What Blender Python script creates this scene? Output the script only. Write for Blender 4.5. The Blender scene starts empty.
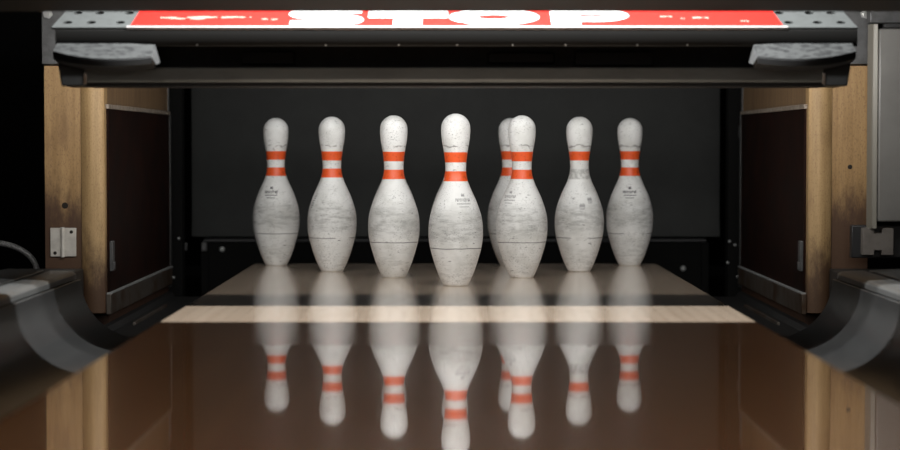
import bpy, bmesh, math, random
from mathutils import Vector, Matrix
random.seed(7)
U = 0.0254                      # the place is laid out in inches; D = distance down the lane
Y0 = 185.0
def W(x, d, z): return Vector((x*U, (d-Y0)*U, z*U))
S = bpy.context.scene
COL = S.collection

# ------------------------------------------------------------------ materials
def mat(name, color, rough=0.5, metal=0.0, spec=0.5, coat=0.0):
    m = bpy.data.materials.new(name); m.use_nodes = True
    b = m.node_tree.nodes['Principled BSDF']
    b.inputs['Base Color'].default_value = (*color, 1)
    b.inputs['Roughness'].default_value = rough
    b.inputs['Metallic'].default_value = metal
    b.inputs['Specular IOR Level'].default_value = spec
    b.inputs['Coat Weight'].default_value = coat
    return m
class NG:
    def __init__(s, m):
        s.t = m.node_tree; s.b = s.t.nodes['Principled BSDF']
    def n(s, typ, **kw):
        nd = s.t.nodes.new(typ)
        for k, v in kw.items(): setattr(nd, k, v)
        return nd
    def link(s, a, b): s.t.links.new(a, b)
    def setin(s, sock, v):
        if hasattr(v, 'is_output') or isinstance(v, bpy.types.NodeSocket): s.link(v, sock)
        else: sock.default_value = v
    def math(s, op, a, b=0.0, clamp=False):
        nd = s.n('ShaderNodeMath', operation=op, use_clamp=clamp)
        s.setin(nd.inputs[0], a); s.setin(nd.inputs[1], b); return nd.outputs[0]
    def noise(s, vec, scale, detail=3, rough=0.6):
        nd = s.n('ShaderNodeTexNoise'); s.link(vec, nd.inputs['Vector'])
        nd.inputs['Scale'].default_value = scale; nd.inputs['Detail'].default_value = detail
        nd.inputs['Roughness'].default_value = rough
        return nd.outputs['Fac']
    def mapping(s, vec, scale=(1,1,1), loc=None):
        nd = s.n('ShaderNodeMapping'); s.link(vec, nd.inputs['Vector'])
        nd.inputs['Scale'].default_value = scale
        if loc is not None: s.setin(nd.inputs['Location'], loc)
        return nd.outputs[0]
    def sstep(s, v, a, b, lo=0.0, hi=1.0):
        nd = s.n('ShaderNodeMapRange', interpolation_type='SMOOTHSTEP')
        s.setin(nd.inputs['Value'], v)
        nd.inputs['From Min'].default_value = a; nd.inputs['From Max'].default_value = b
        nd.inputs['To Min'].default_value = lo; nd.inputs['To Max'].default_value = hi
        return nd.outputs[0]
    def mix(s, f, a, b):
        nd = s.n('ShaderNodeMix', data_type='RGBA')
        s.setin(nd.inputs[0], f)
        for k, v in ((6, a), (7, b)):
            if isinstance(v, tuple): nd.inputs[k].default_value = (*v, 1)
            else: s.link(v, nd.inputs[k])
        return nd.outputs[2]
    def bump(s, h, strength=0.2, dist=0.001):
        nd = s.n('ShaderNodeBump'); nd.inputs['Strength'].default_value = strength
        nd.inputs['Distance'].default_value = dist
        s.link(h, nd.inputs['Height']); s.link(nd.outputs[0], s.b.inputs['Normal'])
    def obj(s): return s.n('ShaderNodeTexCoord').outputs['Object']

def speckled(name, c1, c2, scale, lo, hi, rough=0.5, metal=0.0, stretch=(1,1,1), bump=0.0):
    m = mat(name, c1, rough, metal); g = NG(m)
    v = g.mapping(g.obj(), stretch)
    n = g.noise(v, scale, 5, 0.65)
    g.link(g.mix(g.sstep(n, lo, hi), c1, c2), g.b.inputs['Base Color'])
    if bump: g.bump(n, bump)
    return m

def pin_material():
    m = mat('pin_plastic', (.8,.8,.77), .5, spec=.4); g = NG(m)
    o = g.obj(); rnd = g.n('ShaderNodeObjectInfo').outputs['Random']
    cx = g.n('ShaderNodeCombineXYZ'); off = g.math('MULTIPLY', rnd, 7.0)
    for i in range(3): g.link(off, cx.inputs[i])
    va = g.n('ShaderNodeVectorMath', operation='ADD'); g.link(o, va.inputs[0]); g.link(cx.outputs[0], va.inputs[1])
    v = va.outputs[0]
    z = g.n('ShaderNodeSeparateXYZ'); g.link(o, z.inputs[0]); z = z.outputs[2]
    white = (.80,.805,.79)
    # broad yellowed and greyed patches
    col = g.mix(g.sstep(g.noise(v, 14, 3), .42, .66, 0, .6), white, (.55,.55,.52))
    # horizontal scuffing round the belly
    vs = g.mapping(v, (1,1,4))
    sc = g.sstep(g.noise(vs, 26, 6, .75), .42, .64)
    band = g.math('MULTIPLY', g.sstep(z, .085, .115), g.sstep(z, .185, .145))
    col = g.mix(g.math('MULTIPLY', g.math('ADD', g.math('MULTIPLY', sc, .45), .22), band), col, (.25,.25,.24))
    low = g.math('MULTIPLY', g.sstep(z, .09, .02), g.sstep(g.noise(g.mapping(v,(1,1,5)), 30, 5, .7), .5, .62))
    col = g.mix(g.math('MULTIPLY', low, .35), col, (.33,.33,.31))
    # flecks, nicks and scratches
    f1 = g.sstep(g.noise(g.mapping(v,(1,1,1.3)), 310, 5, .75), .56, .63)
    keep = g.sstep(g.noise(v, 24, 2), .38, .56)
    col = g.mix(g.math('MULTIPLY', g.math('MULTIPLY', f1, keep), .75), col, (.12,.12,.115))
    f2 = g.sstep(g.noise(g.mapping(v,(1,1,4)), 60, 4, .65), .635, .69)
    col = g.mix(g.math('MULTIPLY', f2, .85), col, (.11,.11,.105))
    # cracked line round the lower belly and chipped edge under the head
    wob = g.math('MULTIPLY', g.math('SUBTRACT', g.noise(v, 22, 3), .5), .004)
    d = g.math('ABSOLUTE', g.math('SUBTRACT', g.math('ADD', z, wob), .0838))
    ln = g.math('MULTIPLY', g.sstep(d, .0013, .0005), g.sstep(g.noise(v, 18, 2), .34, .46))
    col = g.mix(g.math('MULTIPLY', ln, .85), col, (.05,.05,.05))
    wob2 = g.math('MULTIPLY', g.math('SUBTRACT', g.noise(v, 45, 4), .5), .022)
    d2 = g.math('ABSOLUTE', g.math('SUBTRACT', g.math('ADD', z, wob2), .3085))
    ln2 = g.math('MULTIPLY', g.sstep(d2, .0022, .0006), g.sstep(g.noise(v, 30, 2), .42, .52))
    col = g.mix(g.math('MULTIPLY', ln2, .7), col, (.14,.13,.12))
    g.link(col, g.b.inputs['Base Color'])
    g.bump(g.noise(v, 120, 4), .12, .001)
    return m
def stripe_material():
    m = mat('pin_stripe_red', (.8,.1,.025), .4); g = NG(m)
    o = g.obj()
    n = g.noise(o, 90, 4, .7)
    col = g.mix(g.sstep(n, .56, .66, 0, .8), (.80,.105,.022), (.50,.055,.02))
    n2 = g.noise(o, 170, 3, .7)
    col = g.mix(g.sstep(n2, .66, .72, 0, .6), col, (.8,.45,.3))
    g.link(col, g.b.inputs['Base Color']); return m

def lane_material():
    m = mat('lane_maple', (.4,.3,.2), .1, spec=.6, coat=1.0); g = NG(m)
    g.b.inputs['Coat IOR'].default_value = 1.95
    o = g.obj(); sp = g.n('ShaderNodeSeparateXYZ'); g.link(o, sp.inputs[0])
    x, y = sp.outputs[0], sp.outputs[1]
    bi = g.math('FLOOR', g.math('DIVIDE', g.math('ADD', x, 2.0), 1.0385*U))
    wn = g.n('ShaderNodeTexWhiteNoise', noise_dimensions='1D'); g.link(bi, wn.inputs['W'])
    col = g.mix(wn.outputs['Value'], LANE_A, LANE_B)
    gr = g.noise(g.mapping(o, (120, 3, 1)), 1.0, 5, .65)
    col = g.mix(g.sstep(gr, .45, .7, 0, .5), col, LANE_C)
    # thin seams between the boards
    fr = g.math('FRACT', g.math('DIVIDE', g.math('ADD', x, 2.0), 1.0385*U))
    seam = g.math('LESS_THAN', g.math('ABSOLUTE', g.math('SUBTRACT', fr, .5)), .485)
    col = g.mix(g.math('SUBTRACT', 1.0, seam), col, (.16,.1,.06))
    g.link(col, g.b.inputs['Base Color'])
    # worn pin deck is rougher than the oiled lane in front of it; the joint is straight across
    edge = (130-Y0)*U
    deck = g.sstep(y, edge-.006, edge+.006)
    r = g.math('ADD', g.math('MULTIPLY', deck, ROUGH_DECK-ROUGH_LANE), ROUGH_LANE)
    g.link(r, g.b.inputs['Coat Roughness'])
    g.b.inputs['Roughness'].default_value = .25
    g.bump(g.noise(g.mapping(o,(60,2,1)), 1.0, 3), .02, .0005)
    return m
LANE_A = (.60,.46,.335); LANE_B = (.67,.52,.385); LANE_C = (.48,.34,.23)
ROUGH_DECK = .13; ROUGH_LANE = .03

def wood_material(name, a, b, stain, axis, top=.15):
    m = mat(name, a, .55); g = NG(m)
    o = g.obj()
    st = [60, 60, 60]; st[axis] = 3.5
    n = g.noise(g.mapping(o, tuple(st)), 1.0, 6, .65)
    col = g.mix(g.sstep(n, .35, .68), a, b)
    n2 = g.noise(g.mapping(o, (1,1,.5)), 9, 4, .6)
    col = g.mix(g.sstep(n2, .5, .72, 0, .55), col, stain)
    fl = g.noise(g.mapping(o,(1,1,.5)), 430, 4, .75)
    col = g.mix(g.sstep(fl, .50, .66, 0, .6), col, stain)
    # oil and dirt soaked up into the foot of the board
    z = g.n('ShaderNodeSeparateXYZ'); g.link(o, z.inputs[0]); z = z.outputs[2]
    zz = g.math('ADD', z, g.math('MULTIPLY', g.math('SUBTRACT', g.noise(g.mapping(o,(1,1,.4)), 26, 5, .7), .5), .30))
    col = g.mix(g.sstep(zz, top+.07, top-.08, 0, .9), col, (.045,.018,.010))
    g.link(col, g.b.inputs['Base Color'])
    g.bump(n, .15, .001)
    return m

M = {}
M['pin'] = pin_material()
M['stripe'] = stripe_material()
M['ink'] = mat('pin_ink', (.05,.05,.055), .5)
M['ink_faint'] = mat('pin_ink_faded', (.34,.34,.34), .5)
M['lane'] = lane_material()
M['lane_side'] = mat('lane_edge_wood', (.10,.065,.04), .6)
M['gutter'] = speckled('gutter_black', (.026,.0262,.026), (.034,.034,.033), 30, .3, .8, .3, 0, (1,.2,1))
M['gutter'].node_tree.nodes['Principled BSDF'].inputs['Specular IOR Level'].default_value = .3
M['cap'] = speckled('capping_grey', (.125,.125,.12), (.085,.085,.08), 120, .35, .7, .38, .1, (1,.04,1))
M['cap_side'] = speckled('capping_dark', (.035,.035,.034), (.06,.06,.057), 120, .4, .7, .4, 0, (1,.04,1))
M['flat_gutter'] = speckled('flat_gutter_black', (.008,.008,.008), (.016,.016,.015), 40, .45, .7, .5)
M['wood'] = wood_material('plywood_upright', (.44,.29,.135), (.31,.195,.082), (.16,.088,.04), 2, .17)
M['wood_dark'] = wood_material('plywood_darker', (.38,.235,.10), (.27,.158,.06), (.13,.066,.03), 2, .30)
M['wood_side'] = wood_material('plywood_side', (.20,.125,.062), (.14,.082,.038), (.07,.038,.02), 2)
M['kick'] = speckled('fibre_kick_plate', (.015,.0045,.0025), (.007,.003,.002), 12, .35, .65, .6)
M['kick'].node_tree.nodes['Principled BSDF'].inputs['Specular IOR Level'].default_value = .08
M['kick_strip'] = speckled('scuffed_steel_strip', (.115,.10,.085), (.07,.040,.022), 18, .4, .65, .4, .5)
M['ledge'] = speckled('worn_ledge', (.26,.22,.18), (.15,.12,.09), 60, .4, .65, .6)
M['steel'] = speckled('dull_steel', (.36,.37,.365), (.24,.245,.24), 60, .4, .7, .45, .35)
M['plate_steel'] = speckled('mounting_steel', (.085,.085,.085), (.055,.055,.055), 45, .4, .7, .45, .3)
M['tray_steel'] = speckled('tray_steel', (.095,.10,.096), (.08,.084,.08), 60, .4, .7, .55, .0)
M['zinc'] = speckled('zinc_hinge', (.66,.63,.57), (.55,.52,.47), 40, .4, .7, .4, .3)
M['screw'] = mat('screw_dark', (.03,.025,.02), .4, .5)
M['bolt'] = mat('bolt_bright', (.55,.55,.53), .3, .8)
M['black'] = speckled('black_paint', (.014,.014,.0135), (.022,.022,.021), 40, .4, .7, .5)
M['beam'] = speckled('beam_charcoal', (.16,.17,.165), (.13,.135,.13), 30, .4, .7, .45, .0, (.3,1,1))
M['rubber_worn'] = speckled('worn_rubber_face', (.055,.056,.054), (.012,.012,.012), 75, .46, .62, .6, 0, (.7,1,1), .15)
M['pad_end'] = speckled('pad_end_grey', (.10,.10,.098), (.06,.06,.06), 90, .4, .7, .5)
M['rubber'] = mat('black_rubber', (.012,.012,.012), .6)
M['red'] = mat('sign_red', (.72,.012,.005), .55)
M['faint'] = mat('sign_glint_pale', (.8,.30,.24), .55)  # pale tone of the lamp reflections painted on the sign
M['edge'] = mat('tray_edge_lit_pale', (.55,.5,.48), .5)  # worn edge, with the lamp light on it put into the colour
M['white'] = mat('sign_white', (.85,.85,.84), .55)
M['mask'] = mat('mask_brown_black', (.0115,.0105,.009), .6, spec=.35)
M['curtain'] = speckled('pit_curtain_rubber', (.018,.020,.018), (.013,.0138,.013), 6, .35, .7, .55)
M['curtain'].node_tree.nodes['Principled BSDF'].inputs['Specular IOR Level'].default_value = .25
M['void'] = mat('flat_black', (.006,.006,.0058), .9, spec=.1)
M['dark_steel'] = mat('dark_steel', (.02,.02,.021), .45, .2)
M['cover'] = speckled('cover_grey', (.165,.16,.148), (.14,.135,.125), 8, .35, .7, .45, .1)
M['cover_edge'] = mat('cover_edge', (.16,.15,.125), .45, .1)
M['block'] = speckled('block_grey', (.14,.125,.11), (.105,.092,.08), 30, .4, .7, .55)
M['hose'] = speckled('hose_grey', (.34,.34,.34), (.12,.12,.12), 300, .45, .6, .35)

# ------------------------------------------------------------------ mesh builder (inches in, metres out)
class MB:
    def __init__(s): s.v = []; s.f = []
    def add(s, vs, fs):
        b = len(s.v); s.v += [Vector(p) for p in vs]; s.f += [tuple(b+i for i in f) for f in fs]; return s
    def box(s, x0, x1, d0, d1, z0, z1):
        x0, x1 = sorted((x0, x1)); d0, d1 = sorted((d0, d1)); z0, z1 = sorted((z0, z1))
        return s.add([(x0,d0,z0),(x1,d0,z0),(x1,d1,z0),(x0,d1,z0),(x0,d0,z1),(x1,d0,z1),(x1,d1,z1),(x0,d1,z1)],
              [(3,2,1,0),(4,5,6,7),(0,1,5,4),(1,2,6,5),(2,3,7,6),(3,0,4,7)])
    def prism(s, pts, axis, a, b):
        # pts in the plane normal to the axis: axis 'x' -> (d,z), 'd' -> (x,z), 'z' -> (x,d)
        def P(p, t):
            return {'x': (t,p[0],p[1]), 'd': (p[0],t,p[1]), 'z': (p[0],p[1],t)}[axis]
        n = len(pts)
        vs = [P(p,a) for p in pts] + [P(p,b) for p in pts]
        fs = [tuple(range(n)), tuple(range(2*n-1, n-1, -1))]
        fs += [(i, n+i, n+(i+1)%n, (i+1)%n) for i in range(n)]
        return s.add(vs, fs)
    def cyl(s, c, axis, r, h, n=16, dome=0.0):
        c = Vector(c); ax = Vector(axis).normalized()
        u = ax.orthogonal().normalized(); w = ax.cross(u)
        ring = lambda rr, t: [c + ax*t + (u*math.cos(2*math.pi*i/n) + w*math.sin(2*math.pi*i/n))*rr for i in range(n)]
        prof = [(r,0),(r,h)]
        if dome: prof += [(r*.8,h+dome*.6),(r*.45,h+dome*.92),(r*.12,h+dome)]
        vs = []; 
        for rr, t in prof: vs += ring(rr, t)
        k = len(prof); fs = [tuple(range(n-1,-1,-1)), tuple((k-1)*n+i for i in range(n))]
        for j in range(k-1):
            fs += [(j*n+i, j*n+(i+1)%n, (j+1)*n+(i+1)%n, (j+1)*n+i) for i in range(n)]
        return s.add(vs, fs)
    def tube(s, path, r, n=10):
        path = [Vector(p) for p in path]; vs = []; fs = []
        ref = Vector((0.03,1,0.02)).normalized()
        for k, p in enumerate(path):
            t = (path[min(k+1,len(path)-1)] - path[max(k-1,0)]).normalized()
            u = t.cross(ref).normalized(); w = t.cross(u)
            vs += [p + (u*math.cos(2*math.pi*i/n)+w*math.sin(2*math.pi*i/n))*r for i in range(n)]
        m = len(path)
        for j in range(m-1):
            fs += [(j*n+i, j*n+(i+1)%n, (j+1)*n+(i+1)%n, (j+1)*n+i) for i in range(n)]
        fs += [tuple(range(n-1,-1,-1)), tuple((m-1)*n+i for i in range(n))]
        return s.add(vs, fs)
    def lathe(s, prof, n=48, cap_bottom=True, cap_top=False):
        vs = []; fs = []
        for r, z in prof:
            vs += [(r*math.cos(2*math.pi*i/n), r*math.sin(2*math.pi*i/n), z) for i in range(n)]
        m = len(prof)
        for j in range(m-1):
            fs += [(j*n+i, j*n+(i+1)%n, (j+1)*n+(i+1)%n, (j+1)*n+i) for i in range(n)]
        if cap_bottom: fs.append(tuple(range(n-1,-1,-1)))
        if cap_top: fs.append(tuple((m-1)*n+i for i in range(n)))
        return s.add(vs, fs)
    def build(s, name, m, parent=None, origin=None, bevel=0.0, local=False, segs=2, angle=35, fix=True):
        """origin: inches (x,D,z) of the object's own origin; local: coordinates are already local"""
        me = bpy.data.meshes.new(name)
        o3 = Vector(origin) if origin is not None else Vector((0,0,0) if local else (0,Y0,0))
        base = Vector((0,0,0)) if local else o3
        me.from_pydata([(p-base)*U for p in s.v], [], s.f)
        bm = bmesh.new(); bm.from_mesh(me)
        bmesh.ops.remove_doubles(bm, verts=bm.verts, dist=1e-6)
        if fix: bmesh.ops.recalc_face_normals(bm, faces=bm.faces)
        for f in bm.faces: f.smooth = True
        bm.to_mesh(me); bm.free()
        me.set_sharp_from_angle(angle=math.radians(angle))
        me.materials.append(m)
        o = bpy.data.objects.new(name, me); COL.objects.link(o)
        if parent is not None:
            o.parent = parent
            if not local:
                po = Vector(parent['_o']); o.location = (o3-po)*U
        elif not local:
            o.location = (o3-Vector((0,Y0,0)))*U
        o['_o'] = tuple(o3)
        if bevel:
            b = o.modifiers.new('bevel', 'BEVEL'); b.width = bevel*U; b.segments = segs
            b.limit_method = 'ANGLE'; b.angle_limit = math.radians(40)
        return o
def tag(o, label=None, cat=None, group=None, kind=None):
    if label: o['label'] = label
    if cat: o['category'] = cat
    if group: o['group'] = group
    if kind: o['kind'] = kind
    return o
def thing(name, origin, label, cat, group=None):
    o = bpy.data.objects.new(name, None); COL.objects.link(o)
    o.empty_display_size = .05
    o.location = (Vector(origin)-Vector((0,Y0,0)))*U; o['_o'] = tuple(origin)
    return tag(o, label, cat, group)
def part(mb, name, m, parent, bevel=0.0, label=None, **kw):
    o = mb.build(name, m, parent, origin=tuple(parent['_o']), bevel=bevel, **kw)
    if label: o['label'] = label
    return o

# ------------------------------------------------------------------ bowling pins
PROF = [(0,1.0),(.06,1.09),(.75,1.42),(1.5,1.715),(2.25,1.955),(3.375,2.255),(4.5,2.383),(5.875,2.282),(7.25,1.852),(8.0,1.52),(8.625,1.235),
        (9.375,.9815),(10,.8985),(10.875,.935),(11.75,1.047),(12.625,1.2025),(13.3,1.268),(13.73,1.273)]
def rad(z):
    p = PROF
    if z <= p[1][0]: return p[0][1] + (p[1][1]-p[0][1])*max(z,0)/p[1][0]
    if z >= 13.73: return math.sqrt(max(1.273**2-(z-13.727)**2, 0))
    i = max(k for k in range(len(p)) if p[k][0] <= z); i = min(i, len(p)-2)
    def slope(k):
        if k <= 1: return (p[2][1]-p[1][1])/(p[2][0]-p[1][0])
        if k >= len(p)-1: return 0
        return (p[k+1][1]-p[k-1][1])/(p[k+1][0]-p[k-1][0])
    h = p[i+1][0]-p[i][0]; t = (z-p[i][0])/h
    return ((2*t**3-3*t**2+1)*p[i][1] + (t**3-2*t*t+t)*h*slope(i) + (-2*t**3+3*t*t)*p[i+1][1] + (t**3-t*t)*h*slope(i+1))
zs = [0,.03,.06] + [.06+i*.14 for i in range(1,98)] + [13.73+1.27*math.sin(a*math.pi/2/10) for a in range(1,10)] + [14.985]
zs = sorted(set(z for z in zs if z < 15))
def pin_body():
    mb = MB(); mb.lathe([(max(rad(z),.02), z) for z in zs], 56, True, True)
    return mb
def band(z0, z1, eps=.012, k=8):
    # a closed collar hugging the neck
    mb = MB()
    outer = [(rad(z0+(z1-z0)*i/k)+eps, z0+(z1-z0)*i/k) for i in range(k+1)]
    inner = [(rad(z1-(z1-z0)*i/k)-.03, z1-(z1-z0)*i/k) for i in range(k+1)]
    return mb.lathe(outer+inner+[outer[0]], 56, False, False)
def onpin(u, z, th0, eps=.008):
    r = rad(z)+eps; th = math.radians(th0) + u/rad(7.0)
    return (r*math.sin(th), -r*math.cos(th), z)
def patch(mb, u0, u1, z0, z1, th, k=4):
    vs = []; 
    for i in range(k+1):
        for z in (z0, z1): vs.append(onpin(u0+(u1-u0)*i/k, z, th))
    return mb.add(vs, [(2*i, 2*i+2, 2*i+3, 2*i+1) for i in range(k)])
def crown(mb, uc, zc, w, h, th):
    pts = []
    for i in range(9):
        u = uc-w/2+w*i/8
        pts.append((u, zc+(h*(.95 if i % 4 == 0 else (1.15 if i == 2 or i == 6 else .55)))))
    for i in range(8):
        a, b = pts[i], pts[i+1]
        mb.add([onpin(a[0],zc,th), onpin(b[0],zc,th), onpin(*b,th), onpin(*a,th)], [(0,1,2,3)])
def logo(th, zc=7.35):
    mb = MB(); rr = random.Random(3)
    crown(mb, 0, zc+.46, .36, .26, th)
    u = -.78
    while u < .74:                          # a row of worn heavy letters, too blurred to read
        w = rr.uniform(.09,.15)
        patch(mb, u, u+.05, zc+.02, zc+.30, th, 1)
        if rr.random() < .75: patch(mb, u, u+w, zc+rr.choice((.02,.13,.23)), zc+rr.choice((.10,.20,.30)) , th, 1)
        patch(mb, u+w-.035, u+w, zc+rr.choice((.02,.12)), zc+.30, th, 1)
        u += w+.035
    for (z, hw, hh) in ((-.22,.62,.11),(-.47,.42,.09)):
        u = -hw
        while u < hw:
            w = rr.uniform(.05,.11); patch(mb, u, u+w, zc+z, zc+z+hh, th, 1); u += w+.03
    return mb
def emblem(th, zc, size):
    mb = MB()
    crown(mb, 0, zc+.05, size, size*.7, th)
    patch(mb, -size/2, size/2, zc-.08, zc-.01, th, 3); patch(mb, -size*.4, size*.4, zc-.2, zc-.13, th, 3)
    return mb

G = 'ten pins set up in a triangle on the pin deck'
# x, D, stripes, label, logo list
PINS = [
 (-.05, 185.0, 2, 'worn white bowling pin at the front point of the triangle, nearest and biggest of all'),
 (-5.75,196.4, 2, 'scuffed white pin just behind and to the left of the front pin'),
 (6.1, 196.4, 2, 'white pin with a dark crack line, standing in front of a half hidden pin'),
 (-12.0,205.8, 2, 'second white pin from the left, with small dark scuffs on its left shoulder'),
 (-.08, 205.8, 2, 'white pin hidden directly behind the front pin'),
 (12.0, 205.8, 1, 'white pin with only one red stripe and two small crown marks'),
 (-18.25,215.9, 2, 'leftmost white pin of the back row, with dark printed logo below its stripes'),
 (-6.27,215.9, 2, 'white back row pin hidden behind the pin left of the front pin'),
 (5.65, 215.9, 2, 'half hidden white pin peeking out on the left behind another pin'),
 (17.75,215.9, 2, 'rightmost white pin of the back row, with dark printed logo below its stripes'),
]
body_me = None
protos = {}
for i, (x, d, ns, lab) in enumerate(PINS):
    if i == 0:
        o = pin_body().build('bowling_pin', M['pin'], local=True)
        b1 = band(10.76, 11.63).build('red_stripe', M['stripe'], o, local=True)
        b2 = band(9.12, 9.98).build('red_stripe', M['stripe'], o, local=True)
        first = (o, b1, b2)
    else:
        o = first[0].copy(); COL.objects.link(o)
        for b in first[1:1+ns]:
            c = b.copy(); COL.objects.link(c); c.parent = o
    o.location = W(x, d, 0); tag(o, lab, 'bowling pin', G)
    protos[i] = o
for i, th, m in ((0, 22, 'ink_faint'), (2, -42, 'ink_faint'), (6, -12, 'ink'), (9, -5, 'ink')):
    l = logo(th).build('logo', M[m], protos[i], local=True, fix=False); l['label'] = 'worn printed logo with crown'
for th, zc in ((4, 6.25), (27, 6.85)):
    l = emblem(th, zc, .5).build('crown_mark', M['ink_faint'], protos[5], local=True, fix=False); l['label'] = 'small faded crown mark'
mb = MB(); rr = random.Random(5)
for k in range(7):
    z = 6.2+k*.22; w = rr.uniform(.1,.35); patch(mb, -w, w*.3, z, z+.06, -58+k*1.5, 2)
l = mb.build('scuff_mark', M['ink'], protos[3], local=True, fix=False)
# worn grey tape where the second stripe is missing
l = band(8.95, 9.95, .01).build('neck_band', speckled('neck_band_grey', (.40,.40,.385), (.62,.62,.6), 110, .4, .6, .5), protos[5], local=True)
l['label'] = 'scraped grey band where a stripe is missing'

# ------------------------------------------------------------------ lane
mb = MB().box(-20.75, 20.75, -60, 219.3, -1.6, 0)
o = mb.build('floor', M['lane'], bevel=.06)
tag(o, 'polished wooden bowling lane and pin deck mirroring the pins', 'floor', kind='structure')
mb = MB().box(-75, 75, -60, 262, -9.6, -8)
tag(mb.build('floor.001', M['void']), 'black floor below the lane', 'floor', kind='structure')
mb = MB().box(-20.6, 20.6, -60, 219.0, -8, -1.6)
tag(mb.build('trim_1', M['lane_side']), 'dark wooden bed under the lane', 'trim', kind='structure')

# ------------------------------------------------------------------ gutters, flat gutters, capping rails
def gutter(sx, side):
    t = thing('gutter', (sx*25.8, 120, -3.9), f'black curved ball gutter along the {side} edge of the lane', 'gutter', 'ball gutters beside the lane')
    inner = [(20.85,-.35)]
    for k in range(0, 25):
        a = math.pi*(k/24)
        xx = 25.85 - 4.85*math.cos(a); zz = -.5 - 3.1*math.sin(a) + 1.7*max(0,(k-12)/12)**1.5
        inner.append((xx, zz))
    outer = [(xx + (.25 if k > 12 else 0) , zz-.3) for k, (xx, zz) in enumerate(inner)]
    prof = [(sx*a, b) for a, b in inner + outer[::-1]]
    part(MB().prism(prof, 'd', -60, 173.2), 'trough', M['gutter'], t)
    # top lip of the outer wall
    part(MB().box(sx*30.7, sx*31.0, -60, 173.2, 1.02, 1.3), 'outer_lip', M['cap_side'], t, .05)
    return t
def rail(sx, side):
    t = thing('capping_rail', (sx*33.5, 120, 0), f'long grey capping rail outside the {side} gutter, running up to the wooden upright', 'rail', 'capping rails beside the gutters')
    part(MB().prism([(sx*31.05,1.3),(sx*31.05,1.75),(sx*31.35,1.95),(sx*33.2,2.05),(sx*33.2,1.3)], 'd', -60, 173.0), 'edge_moulding', M['cap'], t, .06)
    part(MB().box(sx*33.2, sx*33.7, -60, 173.0, 1.3, 1.8), 'groove', M['rubber'], t)
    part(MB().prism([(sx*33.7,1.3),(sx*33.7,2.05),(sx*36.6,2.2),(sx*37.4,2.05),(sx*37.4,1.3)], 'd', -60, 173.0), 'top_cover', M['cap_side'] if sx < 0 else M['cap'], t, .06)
    part(MB().box(sx*31.4, sx*37.2, -60, 173.0, -8, 1.3), 'support_board', M['void'], t)
    part(MB().prism([(173.05,-8),(173.05,1.5),(175,1.75),(180.4,1.75),(180.4,-8)], 'x', sx*31.75, sx*37.2), 'end_cover', M['black'], t, .1)
    return t
def flat(sx, side):
    t = thing('flat_gutter', (sx*25.4, 200, -4), f'flat black channel between the pin deck and the {side} wooden partition', 'gutter', 'flat gutters beside the pin deck')
    part(MB().prism([(sx*20.85,-3.9),(sx*29.9,-3.9),(sx*29.9,-3.0),(sx*29.5,-3.1),(sx*29.2,-3.55),(sx*21.2,-3.6),(sx*20.85,-3.2)], 'd', 173.4, 221), 'channel', M['flat_gutter'], t)
    part(MB().box(sx*28.2, sx*28.45, 186, 207, -3.58, -3.3), 'edge_strip', M['kick_strip'], t, .03)
    return t
for sx, side in ((-1,'left'), (1,'right')):
    gutter(sx, side); rail(sx, side); flat(sx, side)

# ------------------------------------------------------------------ wooden partitions (kickbacks)
def kickback(sx, side):
    extra = 'with a white hinge on its front' if sx < 0 else 'with one dark screw hole, beside the grey cover panel'
    t = thing('partition', (sx*32.5, 200, -4), f'{side} plywood partition beside the pins, {extra}', 'partition', 'wooden partitions either side of the pins')
    # outer flat board, inner rounded board
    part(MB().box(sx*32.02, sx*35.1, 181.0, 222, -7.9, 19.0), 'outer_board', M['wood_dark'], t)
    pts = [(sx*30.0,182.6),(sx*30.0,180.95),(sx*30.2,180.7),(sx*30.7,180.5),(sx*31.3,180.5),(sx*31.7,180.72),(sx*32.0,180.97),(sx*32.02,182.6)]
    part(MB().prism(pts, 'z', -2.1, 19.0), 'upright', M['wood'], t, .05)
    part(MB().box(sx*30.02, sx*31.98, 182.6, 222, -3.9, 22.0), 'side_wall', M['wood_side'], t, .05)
    part(MB().box(sx*29.82, sx*30.02, 182.0, 221.8, -.5, 15.35), 'kick_plate', M['kick'], t, .03, label='dark red-brown fibre plate')
    k = part(MB().box(sx*29.55, sx*29.98, 181.2, 221.5, -2.25, -.5), 'bottom_strip', M['kick_strip'], t, .06, label='scuffed steel strip along the foot')
    part(MB().box(sx*29.5, sx*29.95, 181.4, 221.4, -.5, -.38), 'strip_edge', M['steel'], k)
    part(MB().box(sx*29.7, sx*30.03, 181.6, 221.6, 15.36, 15.75), 'ledge', M['ledge'], t, .05, label='pale worn ledge above the dark plate')
    part(MB().box(sx*29.75, sx*30.05, 221.5, 222.3, -2.6, 15.4).box(sx*29.9, sx*30.05, 221.6, 222.3, 15.4, 19), 'rear_edge', M['cap_side'], t, .03)
    part(MB().box(sx*29.55, sx*29.9, 182.3, 183.4, 1.4, 4.0).box(sx*29.45, sx*29.7, 182.5, 183.2, 1.5, 2.2), 'latch', M['plate_steel'], t, .05)
    mb = MB()
    if sx < 0:
        part(MB().cyl((-33.4,181.02,7.1), (0,-1,0), .27, .05, 14), 'screw', M['screw'], t)
        h = part(MB().box(-34.65,-33.75,180.86,180.99,2.75,5.2).box(-33.45,-32.45,180.86,180.99,2.75,5.2), 'hinge', M['zinc'], t, .03, label='white painted metal hinge')
        part(MB().cyl((-33.6,180.86,2.7),(0,0,1),.17,2.55,14), 'hinge_barrel', M['zinc'], h)
        for x, z in ((-34.25,3.05),(-32.85,4.85)):
            part(MB().cyl((x,180.87,z),(0,-1,0),.15,.04,12), 'hinge_screw', M['screw'], h)
    else:
        part(MB().cyl((33.55,181.02,10.4), (0,-1,0), .2, .05, 14), 'screw', M['screw'], t)
    return t
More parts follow.
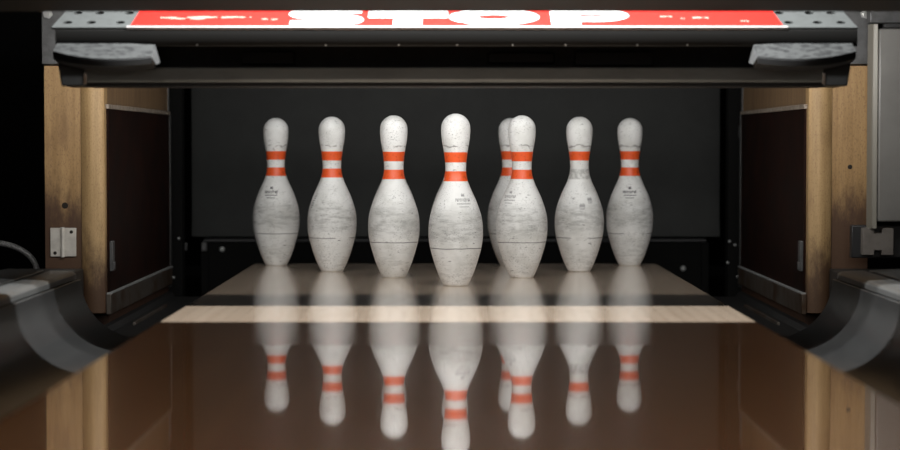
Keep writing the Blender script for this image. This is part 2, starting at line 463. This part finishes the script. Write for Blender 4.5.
kickback(-1,'left'); kickback(1,'right')

def mount(sx, side):
    t = thing('mounting_plate', (sx*33, 180.2, 19.1), f'grey steel plate bolted above the {side} wooden upright', 'plate', 'steel plates above the uprights')
    part(MB().box(sx*30.4, sx*35.1, 180.0, 180.4, 19.1, 25.5), 'plate', M['plate_steel'], t, .05)
    part(MB().cyl((sx*34.55,180.0,23.35),(0,-1,0),.42,.18,6).cyl((sx*34.55,179.82,23.35),(0,-1,0),.22,.2,12), 'bolt', M['bolt'], t)
    part(MB().box(sx*30.4, sx*35.1, 180.4, 190, 19.1, 19.6), 'flange', M['plate_steel'], t)
mount(-1,'left'); mount(1,'right')

# ------------------------------------------------------------------ sweep guard with the STOP sign
sw = thing('sweep_guard', (0, 160, 16.6), 'raised black sweep bar with perforated steel tray and red stop sign strip across the pins', 'sweep bar')
SL = math.radians(20); PD, PZ = 157.0, 20.94
def pl(u, v, n=0.0): return (u, PD + v*math.cos(SL) - n*math.sin(SL), PZ + v*math.sin(SL) + n*math.cos(SL))
def slab(mb, pts, n0, n1):
    k = len(pts)
    return mb.add([pl(*p, n0) for p in pts] + [pl(*p, n1) for p in pts],
        [tuple(range(k-1,-1,-1)), tuple(range(k, 2*k))] + [(i,(i+1)%k,k+(i+1)%k,k+i) for i in range(k)])
def quadslab(mb, rows, n0, n1):      # rows: list of (left point, right point): an open strip given thickness
    for a, b in zip(rows, rows[1:]):
        slab(mb, [a[0], a[1], b[1], b[0]], n0, n1)
    return mb
tray = part(slab(MB(), [(-29.75,0),(29.75,0),(29.3,5.2),(-29.3,5.2)], -.15, 0), 'tray', M['tray_steel'], sw)
cut = MB()
for sx in (-1,1):
    for u in (24.85, 27.0, 28.75):
        cut.cyl(pl(sx*u,1.3,-1), (0,-math.sin(SL),math.cos(SL)), .36, 2, 16)
    for u in (24.5, 26.75, 28.4):
        cut.cyl(pl(sx*u,3.75,-1), (0,-math.sin(SL),math.cos(SL)), .36, 2, 16)
co = cut.build('cutter', M['black'])
bm_ = tray.modifiers.new('holes', 'BOOLEAN'); bm_.object = co; bm_.operation = 'DIFFERENCE'; bm_.solver = 'EXACT'
bpy.context.view_layer.update()
dg = bpy.context.evaluated_depsgraph_get()
nm = bpy.data.meshes.new_from_object(tray.evaluated_get(dg))
for p in nm.polygons: p.use_smooth = False
tray.modifiers.clear(); tray.data = nm
bpy.data.objects.remove(co, do_unlink=True)
# dark floor under the tray holes
part(slab(MB(), [(-29.5,.3),(29.5,.3),(29.2,5.0),(-29.2,5.0)], -.75, -.55), 'under_tray', M['black'], sw)
sign = part(slab(MB(), [(-23.95,.3),(24.3,.3),(24.0,5.0),(-23.75,5.0)], .0, .03), 'sign_strip', M['red'], sw, label='bright red stop sign strip')
def bar(mb, u0, u1, v0, v1): return slab(mb, [(u0,v0),(u1,v0),(u1,v1),(u0,v1)], .03, .037)
V0, V1 = .5, 4.75
def letter(mb): return part(mb, 'letter', M['white'], sign, fix=True)
# S as one thick stroke
def stroke(path, w):
    rows = []
    for i, p in enumerate(path):
        a = Vector(path[max(i-1,0)]); b = Vector(path[min(i+1,len(path)-1)]); t = (b-a).normalized(); n = Vector((-t.y,t.x))*w/2
        p = Vector(p); rows.append((tuple(p+n), tuple(p-n)))
    return rows
h = V1-V0; w = h/3*.82; zt, zb = V1-w/2, V0+w/2; zm = (zt+zb)/2; r = (zt-zm)/2; ax = 1.15
xl, xr = -12.45+w/2+ax, -6.75-w/2-ax
path = [(xr+ax+.35, zt), (xr, zt), (xl, zt)] + [(xl - ax*math.sin(a), zm+r + r*math.cos(a)) for a in [math.pi*k/12 for k in range(1,12)]] \
     + [(xl, zm), (xr, zm)] + [(xr + ax*math.sin(a), zb+r + r*math.cos(a)) for a in [math.pi*k/12 for k in range(1,12)]] + [(xr, zb), (xl, zb), (xl-ax-.35, zb)]
rows = stroke(path, w); letter(slab(MB(), [a for a, b in rows] + [b for a, b in rows[::-1]], .03, .037))
mb = MB(); bar(mb, -6.45,-.5, 2.35, V1); bar(mb, -4.55,-2.4, V0, 2.35); letter(mb)
mb = MB(); rows = []
for k in range(41):
    a = 2*math.pi*k/40; rows.append(((2.97+3.4*math.cos(a), 2.6+2.1*math.sin(a)), (2.97+1.2*math.cos(a), 2.6+.58*math.sin(a))))
letter(quadslab(mb, rows, .03, .037))
mb = MB(); bar(mb, 7.2, 9.4, V0, V1); rows = [((9.38,V1),(9.38,3.3)),((10.6,V1),(10.6,3.3))]
for k in range(1,17):
    a = math.pi/2 - math.pi*k/16; rows.append(((10.6+2.5*math.cos(a), 3.02+1.63*math.sin(a)), (10.6+.9*math.cos(a), 3.02+.28*math.sin(a))))
rows.append(((9.38,1.39),(9.38,2.74)))
letter(slab(mb, [a for a, b in rows] + [b for a, b in rows[::-1]], .03, .037))
# faded smears either side of the letters, lamp reflections painted onto the red
mb = MB(); rr = random.Random(11)
for u0, u1, v in ((-22,-20.8,2.4),(-20,-15.2,2.5),(-21.2,-18.6,2.15),(-14.4,-13.2,2.0),(15.4,16.3,2.7),(16.9,17.2,2.2),(17.8,19.0,2.4),(21.3,21.9,1.5)):
    n = max(3, int((u1-u0)/.3)); pts = []
    for k in range(n+1): pts.append((u0+(u1-u0)*k/n, v-rr.uniform(.08,.28)))
    for k in range(n,-1,-1): pts.append((u0+(u1-u0)*k/n, v+rr.uniform(.08,.28)))
    mb = MB()
    for k in range(n): slab(mb, [pts[k], pts[k+1], pts[2*n+1-k-1], pts[2*n+1-k]], .03, .045)
    part(mb, 'painted_glint', M['faint'], sign, label='pale smear painted on as a lamp reflection')
part(MB().box(-29.3, 29.3, 161.9, 162.1, 22.4, 24.5), 'added_tray_baffle', M['black'], sw)  # added out of view to stop hood lamp light leaking over the tray
# front edge, fascia and shadow recess
part(slab(MB(), [(-24.2,-.06),(24.6,-.06),(24.6,.3),(-24.2,.3)], -.2, .035), 'front_edge', M['edge'], sw, label='worn front edge of the tray, painted pale as if lit')
part(MB().prism([(157.0,20.78),(156.95,20.2),(157.1,19.62),(157.5,19.55),(157.5,20.9)], 'x', -29.45, 29.75), 'fascia', M['mask'], sw, .04)
for x in (-19,-4.1,.2,4.3,8.2,-9.5,13.5,17.2):
    part(MB().cyl((x,157.12,19.66),(0,-1,-.2),.07,.06,10), 'rivet', M['bolt'], sw)
part(MB().box(-29.2, 29.4, 160.0, 160.4, 18.0, 20.9), 'recess_panel', M['black'], sw)
for b in ((-27.0,-23.0,159.3,160.0,18.3,19.2),(2.5,7.5,159.3,160.0,18.4,19.2),(9,15,159.5,160,18.2,19.3),(-16,-12,159.5,160,18.3,19.3)):
    part(MB().box(*b), 'recess_block', M['dark_steel'], sw, .1)
part(MB().prism([(158.0,18.05),(158.0,17.1),(158.25,16.93),(162.9,16.9),(162.9,18.1)], 'x', -27.4, 27.7), 'cross_beam', M['beam'], sw, .08)
part(MB().box(-27.4, 27.7, 158.3, 162.4, 16.62, 16.9), 'rubber_blade', M['rubber'], sw, .04)
for sx in (-1,1):
    part(MB().prism([(sx*29.15,16.65),(sx*27.45,16.65),(sx*27.3,18.9),(sx*29.5,18.9)], 'd', 157.6, 162.6), 'end_bracket', M['black'], sw, .1)
    part(MB().box(sx*27.28, sx*27.5, 157.55, 157.75, 16.75, 17.6), 'bracket_edge', M['kick_strip'], sw, .03)
    # worn rubber pad: straight back, bowed front, top face sloping down to the front
    def fr(u):  # front bow
        return 155.2 - 1.2*(1-((u-25.4)/4.0)**2)
    k = 16; top = []; bot = []
    us = [22.05+(29.3-22.05)*i/k for i in range(k+1)]
    back_z = lambda u: 19.72 if u > 24 else 19.72-.1*(24-u)/2
    low_z = lambda u: 18.45 + (.62*((u-25)/4.3)**2 if u > 25 else .28*((25-u)/3.25)**2)
    vs = []; fs = []
    for u in us:
        vs += [(sx*u, 156.9, back_z(u)), (sx*u, fr(u), low_z(u)), (sx*u, fr(u)+.05, low_z(u)-.5), (sx*u, 156.9, low_z(u)-.75)]
    for i in range(k):
        for j in range(4):
            fs.append((4*i+j, 4*i+(j+1)%4, 4*i+4+(j+1)%4, 4*i+4+j))
    fs += [(3,2,1,0), (4*k,4*k+1,4*k+2,4*k+3)]
    pad = part(MB().add(vs, fs), 'bumper_pad', M['rubber'], sw, .05)
    vs = []; fs = []
    for u in us:
        a = Vector((sx*u, 156.85, back_z(u)+.0)); b = Vector((sx*u, fr(u)+.03, low_z(u)+.02)); nn = Vector((0,-.55,.83))
        vs += [a+nn*.0, b+nn*.0, b+nn*.05, a+nn*.05]
    for i in range(k):
        for j in range(4): fs.append((4*i+j, 4*i+(j+1)%4, 4*i+4+(j+1)%4, 4*i+4+j))
    fs += [(3,2,1,0), (4*k,4*k+1,4*k+2,4*k+3)]
    part(MB().add(vs, fs), 'worn_face', M['rubber_worn'], pad, label='scuffed grey upper face')
    u = 22.05
    part(MB().add([(sx*(u-.02),156.88,back_z(u)-.04),(sx*(u-.02),fr(u)+.05,low_z(u)-.02),(sx*(u-.3),fr(u)+.35,low_z(u)-.55),(sx*(u-.35),156.88,low_z(u)-.35),
                  (sx*(u+.1),156.88,back_z(u)-.04),(sx*(u+.1),fr(u)+.05,low_z(u)-.02),(sx*(u+.1),fr(u)+.35,low_z(u)-.55),(sx*(u+.1),156.88,low_z(u)-.35)],
                 [(0,1,2,3),(7,6,5,4),(0,4,5,1),(1,5,6,2),(2,6,7,3),(3,7,4,0)]), 'pad_end', M['pad_end'], pad, .03)

sw.location.x -= .22*U       # it hangs a touch left of the lane's middle
# ------------------------------------------------------------------ masking unit (hood) over the lane
hd = thing('masking_unit', (0, 141, 21.5), 'wide dark brown masking panel across the top above the red sign', 'panel')
part(MB().box(-62, 62, 134.0, 135.0, 21.6, 60), 'front_panel', M['mask'], hd, .1)
part(MB().box(-62, 62, 135.0, 148.0, 21.55, 22.3), 'underside', M['mask'], hd, .05)
part(MB().box(-62, 62, 147.2, 148.0, 22.3, 34.0), 'inner_panel', M['mask'], hd)
part(MB().box(-62, 62, 135.0, 163.0, 59.2, 60), 'top_panel', M['void'], hd)
part(MB().box(-62, 62, 162.3, 163.0, 22.9, 59.2), 'added_rear_baffle', M['void'], hd)  # added unseen baffle, keeps the hood lamp off the deck and pins

# ------------------------------------------------------------------ right side: cover panel, block; left side: hose
cv = thing('cover_panel', (37, 177, 5.8), 'smooth grey metal cover panel beside the right wooden upright', 'panel')
part(MB().box(34.95, 44, 176.0, 177.0, 5.9, 21.9), 'face', M['cover'], cv, .15)
part(MB().prism([(34.3,177.6),(34.3,176.9),(34.5,176.25),(34.9,176.05),(34.9,177.6)], 'z', 5.3, 22.3), 'edge_trim', M['cover_edge'], cv, .06)
part(MB().box(34.3, 44, 176.6, 178, 22.4, 23.6), 'top_rail', M['plate_steel'], cv, .1)
part(MB().box(35.3, 44, 175.7, 176.4, 21.95, 22.3), 'rubber_seal', M['rubber'], cv, .05)
bk = thing('bracket', (35.6, 177.2, 2.9), 'notched grey block below the cover panel at the right edge', 'bracket')
H_ = [(33.85,3.1),(34.8,3.1),(34.8,3.5),(35.45,3.5),(35.45,3.1),(36.4,3.1),(36.4,5.35),(35.45,5.35),(35.45,4.95),(34.8,4.95),(34.8,5.35),(33.85,5.35)]
part(MB().prism(H_, 'd', 176.6, 177.6), 'block', M['block'], bk, .04)
part(MB().box(33.1, 37.6, 177.6, 178.6, 2.8, 5.55), 'backing', M['dark_steel'], bk, .1)
pts = []
for k in range(15):
    a = math.pi/2*k/14*1.08; pts.append((-41.2+ 4.0*math.sin(a), 188, 1.0 + 2.6*math.cos(a)))
pts = [(-47,188,4.0),(-44,188,3.85),(-42.5,188,3.72)] + pts + [(-37.2,188,-2.5),(-37.3,188,-7.5)]
o = MB().tube(pts, .26, 12).build('hose', M['hose'])
tag(o, 'grey braided hose curving down in the dark left of the left upright', 'hose')

# ------------------------------------------------------------------ pit behind the pins
cu = thing('pit_curtain', (0, 244, 1.7), 'black rubber curtain hanging behind the back row of pins', 'curtain')
mb = MB(); vs = []; fs = []; n = 60; zz = [1.75, 4, 8, 12, 16, 20, 24]
for i in range(n+1):
    x = -30.2+60.6*i/n
    for z in zz:
        wv = .25*math.sin(x*.12)*(1-(z-1.75)/30)
        if z < 3: wv -= .5
        vs += [(x, 243.8+wv, z), (x, 244.2+wv, z)]
m_ = len(zz)
for i in range(n):
    for j in range(m_-1):
        a = (i*m_+j)*2; b = ((i+1)*m_+j)*2
        fs += [(a, b, b+2, a+2), (a+1, a+3, b+3, b+1)]
    a = (i*m_)*2; b = ((i+1)*m_)*2; fs.append((a, a+1, b+1, b)); a += 2*(m_-1); b += 2*(m_-1); fs.append((a, b, b+1, a+1))
part(MB().add(vs, fs), 'sheet', M['curtain'], cu)
part(MB().box(-31, 31, 243.4, 244.8, 24, 25.2), 'top_rail', M['dark_steel'], cu)
cb = thing('cushion_bar', (0, 238, -8), 'dark steel bar low across the pit behind the pins', 'bar')
part(MB().box(-28.2, 28.2, 237.5, 239, 1.35, 1.75), 'bar', M['dark_steel'], cb, .1)
part(MB().box(-28.2, 28.2, 237.8, 238.8, -5, 1.35), 'board', M['void'], cb)
for x in (-28.0, 28.0):
    part(MB().box(x-.4, x+.4, 237.0, 238.8, -7.9, 1.3), 'stand', M['void'], cb, .05)
for x, z, w, hh in ((-28.0,.9,.3,1.0),(-30.1,.9,.22,.9)):
    part(MB().box(x-w, x+w, 236.4, 236.9, z-hh/2, z+hh/2), 'clip', M['plate_steel'], cb, .08)
for x, z in ((-26.1,.55),(25.6,-1.6)):
    part(MB().cyl((x,237.7,z),(0,-1,0),.3,.25,12,.12), 'bolt', M['steel'], cb)
for sx, side in ((-1,'left'),(1,'right')):
    t = thing('pit_post', (sx*30.6, 229, -8), f'black steel post at the back {side} corner of the pit', 'post', 'posts at the back corners of the pit')
    part(MB().box(sx*29.3, sx*31.6, 228, 230, -7.9, 24), 'post', M['void'], t, .1)
    spots = ((29.7,1.9),(30.3,1.5),(30.9,1.7),(29.5,-.4),(30.6,-1.9),(31.2,-1.0)) if sx > 0 else ((29.9,2.2),(30.5,-2.0))
    for x, z in spots:
        part(MB().cyl((sx*(x-.2),228,z),(0,-1,0),.16,.2,10,.1), 'bolt', M['steel'], t)
    if sx > 0:
        part(MB().box(30.4,31.2,227.3,228,13.0,14.3), 'bracket', M['plate_steel'], t, .1)
# ------------------------------------------------------------------ shell
def shell(name, a, lab, cat):
    tag(MB().box(*a).build(name, M['void']), lab, cat, kind='structure')
shell('wall_back', (-76, 76, 262, 264, -9.6, 62), 'black wall at the very back of the machine', 'wall')
shell('wall_left', (-78, -76, 165, 264, -9.6, 62), 'black wall far left beyond the partition', 'wall')
shell('wall_right', (76, 78, 165, 264, -9.6, 62), 'black wall far right beyond the partition', 'wall')
shell('ceiling', (-78, 78, 166, 264, 60.2, 62), 'black ceiling over the pinsetter', 'ceiling')

# ------------------------------------------------------------------ lights
def area(name, loc, target, sx, sy, power, color, spread=180):
    l = bpy.data.lights.new(name, 'AREA'); l.shape = 'RECTANGLE'; l.size = sx*U; l.size_y = sy*U
    l.energy = power; l.color = color; l.spread = math.radians(spread)
    o = bpy.data.objects.new(name, l); COL.objects.link(o)
    o.location = W(*loc); d = W(*target)-W(*loc)
    o.rotation_euler = d.to_track_quat('-Z','Y').to_euler() if abs(d.x)+abs(d.y) > 1e-6 else (0,0,0)
    return o
COOL = (1.0,.985,.965); WARM = (1.0,.53,.26)
area('hood_tube_lamp', (0,149.5,53), (0,149.5,0), 46, .8, 62, (.96,.985,1))
area('pin_tube_lamp', (0,161.0,21.2), (0,260,20), 66, .9, 10, COOL)
area('deck_fill_light', (0,180,30), (0,225,4), 56, 1.5, 2.0, COOL, 120)  # added fill without a real lamp, brightens the deck and back pins
area('alley_ceiling_lamp', (0,60,100), (0,100,0), 120, 40, 18, WARM)
area('alley_front_lamp', (0,-160,75), (0,185,8), 120, 40, 32, (1,.95,.88))

w = bpy.data.worlds.new('World'); S.world = w; w.use_nodes = True
w.node_tree.nodes['Background'].inputs[0].default_value = (1,.85,.7,1)
w.node_tree.nodes['Background'].inputs[1].default_value = .016

# ------------------------------------------------------------------ camera
F = 2122.0
cam = bpy.data.cameras.new('Camera'); co = bpy.data.objects.new('Camera', cam); COL.objects.link(co)
cam.sensor_width = 36; cam.lens = F/900*36; cam.clip_start = .02
co.location = W(-.55, 0, 12.35)
co.rotation_euler = (math.pi/2 - math.atan(81/F), 0, 0)
cam.dof.use_dof = True; cam.dof.focus_distance = 187*U; cam.dof.aperture_fstop = 3.2
S.camera = co
for o in S.objects:
    if '_o' in o: del o['_o']
S.view_settings.view_transform = 'Standard'; S.view_settings.look = 'None'
S.view_settings.exposure = 0; S.view_settings.gamma = 1; S.view_settings.use_curve_mapping = False
S.cycles.use_denoising = True
S.cycles.max_bounces = 8
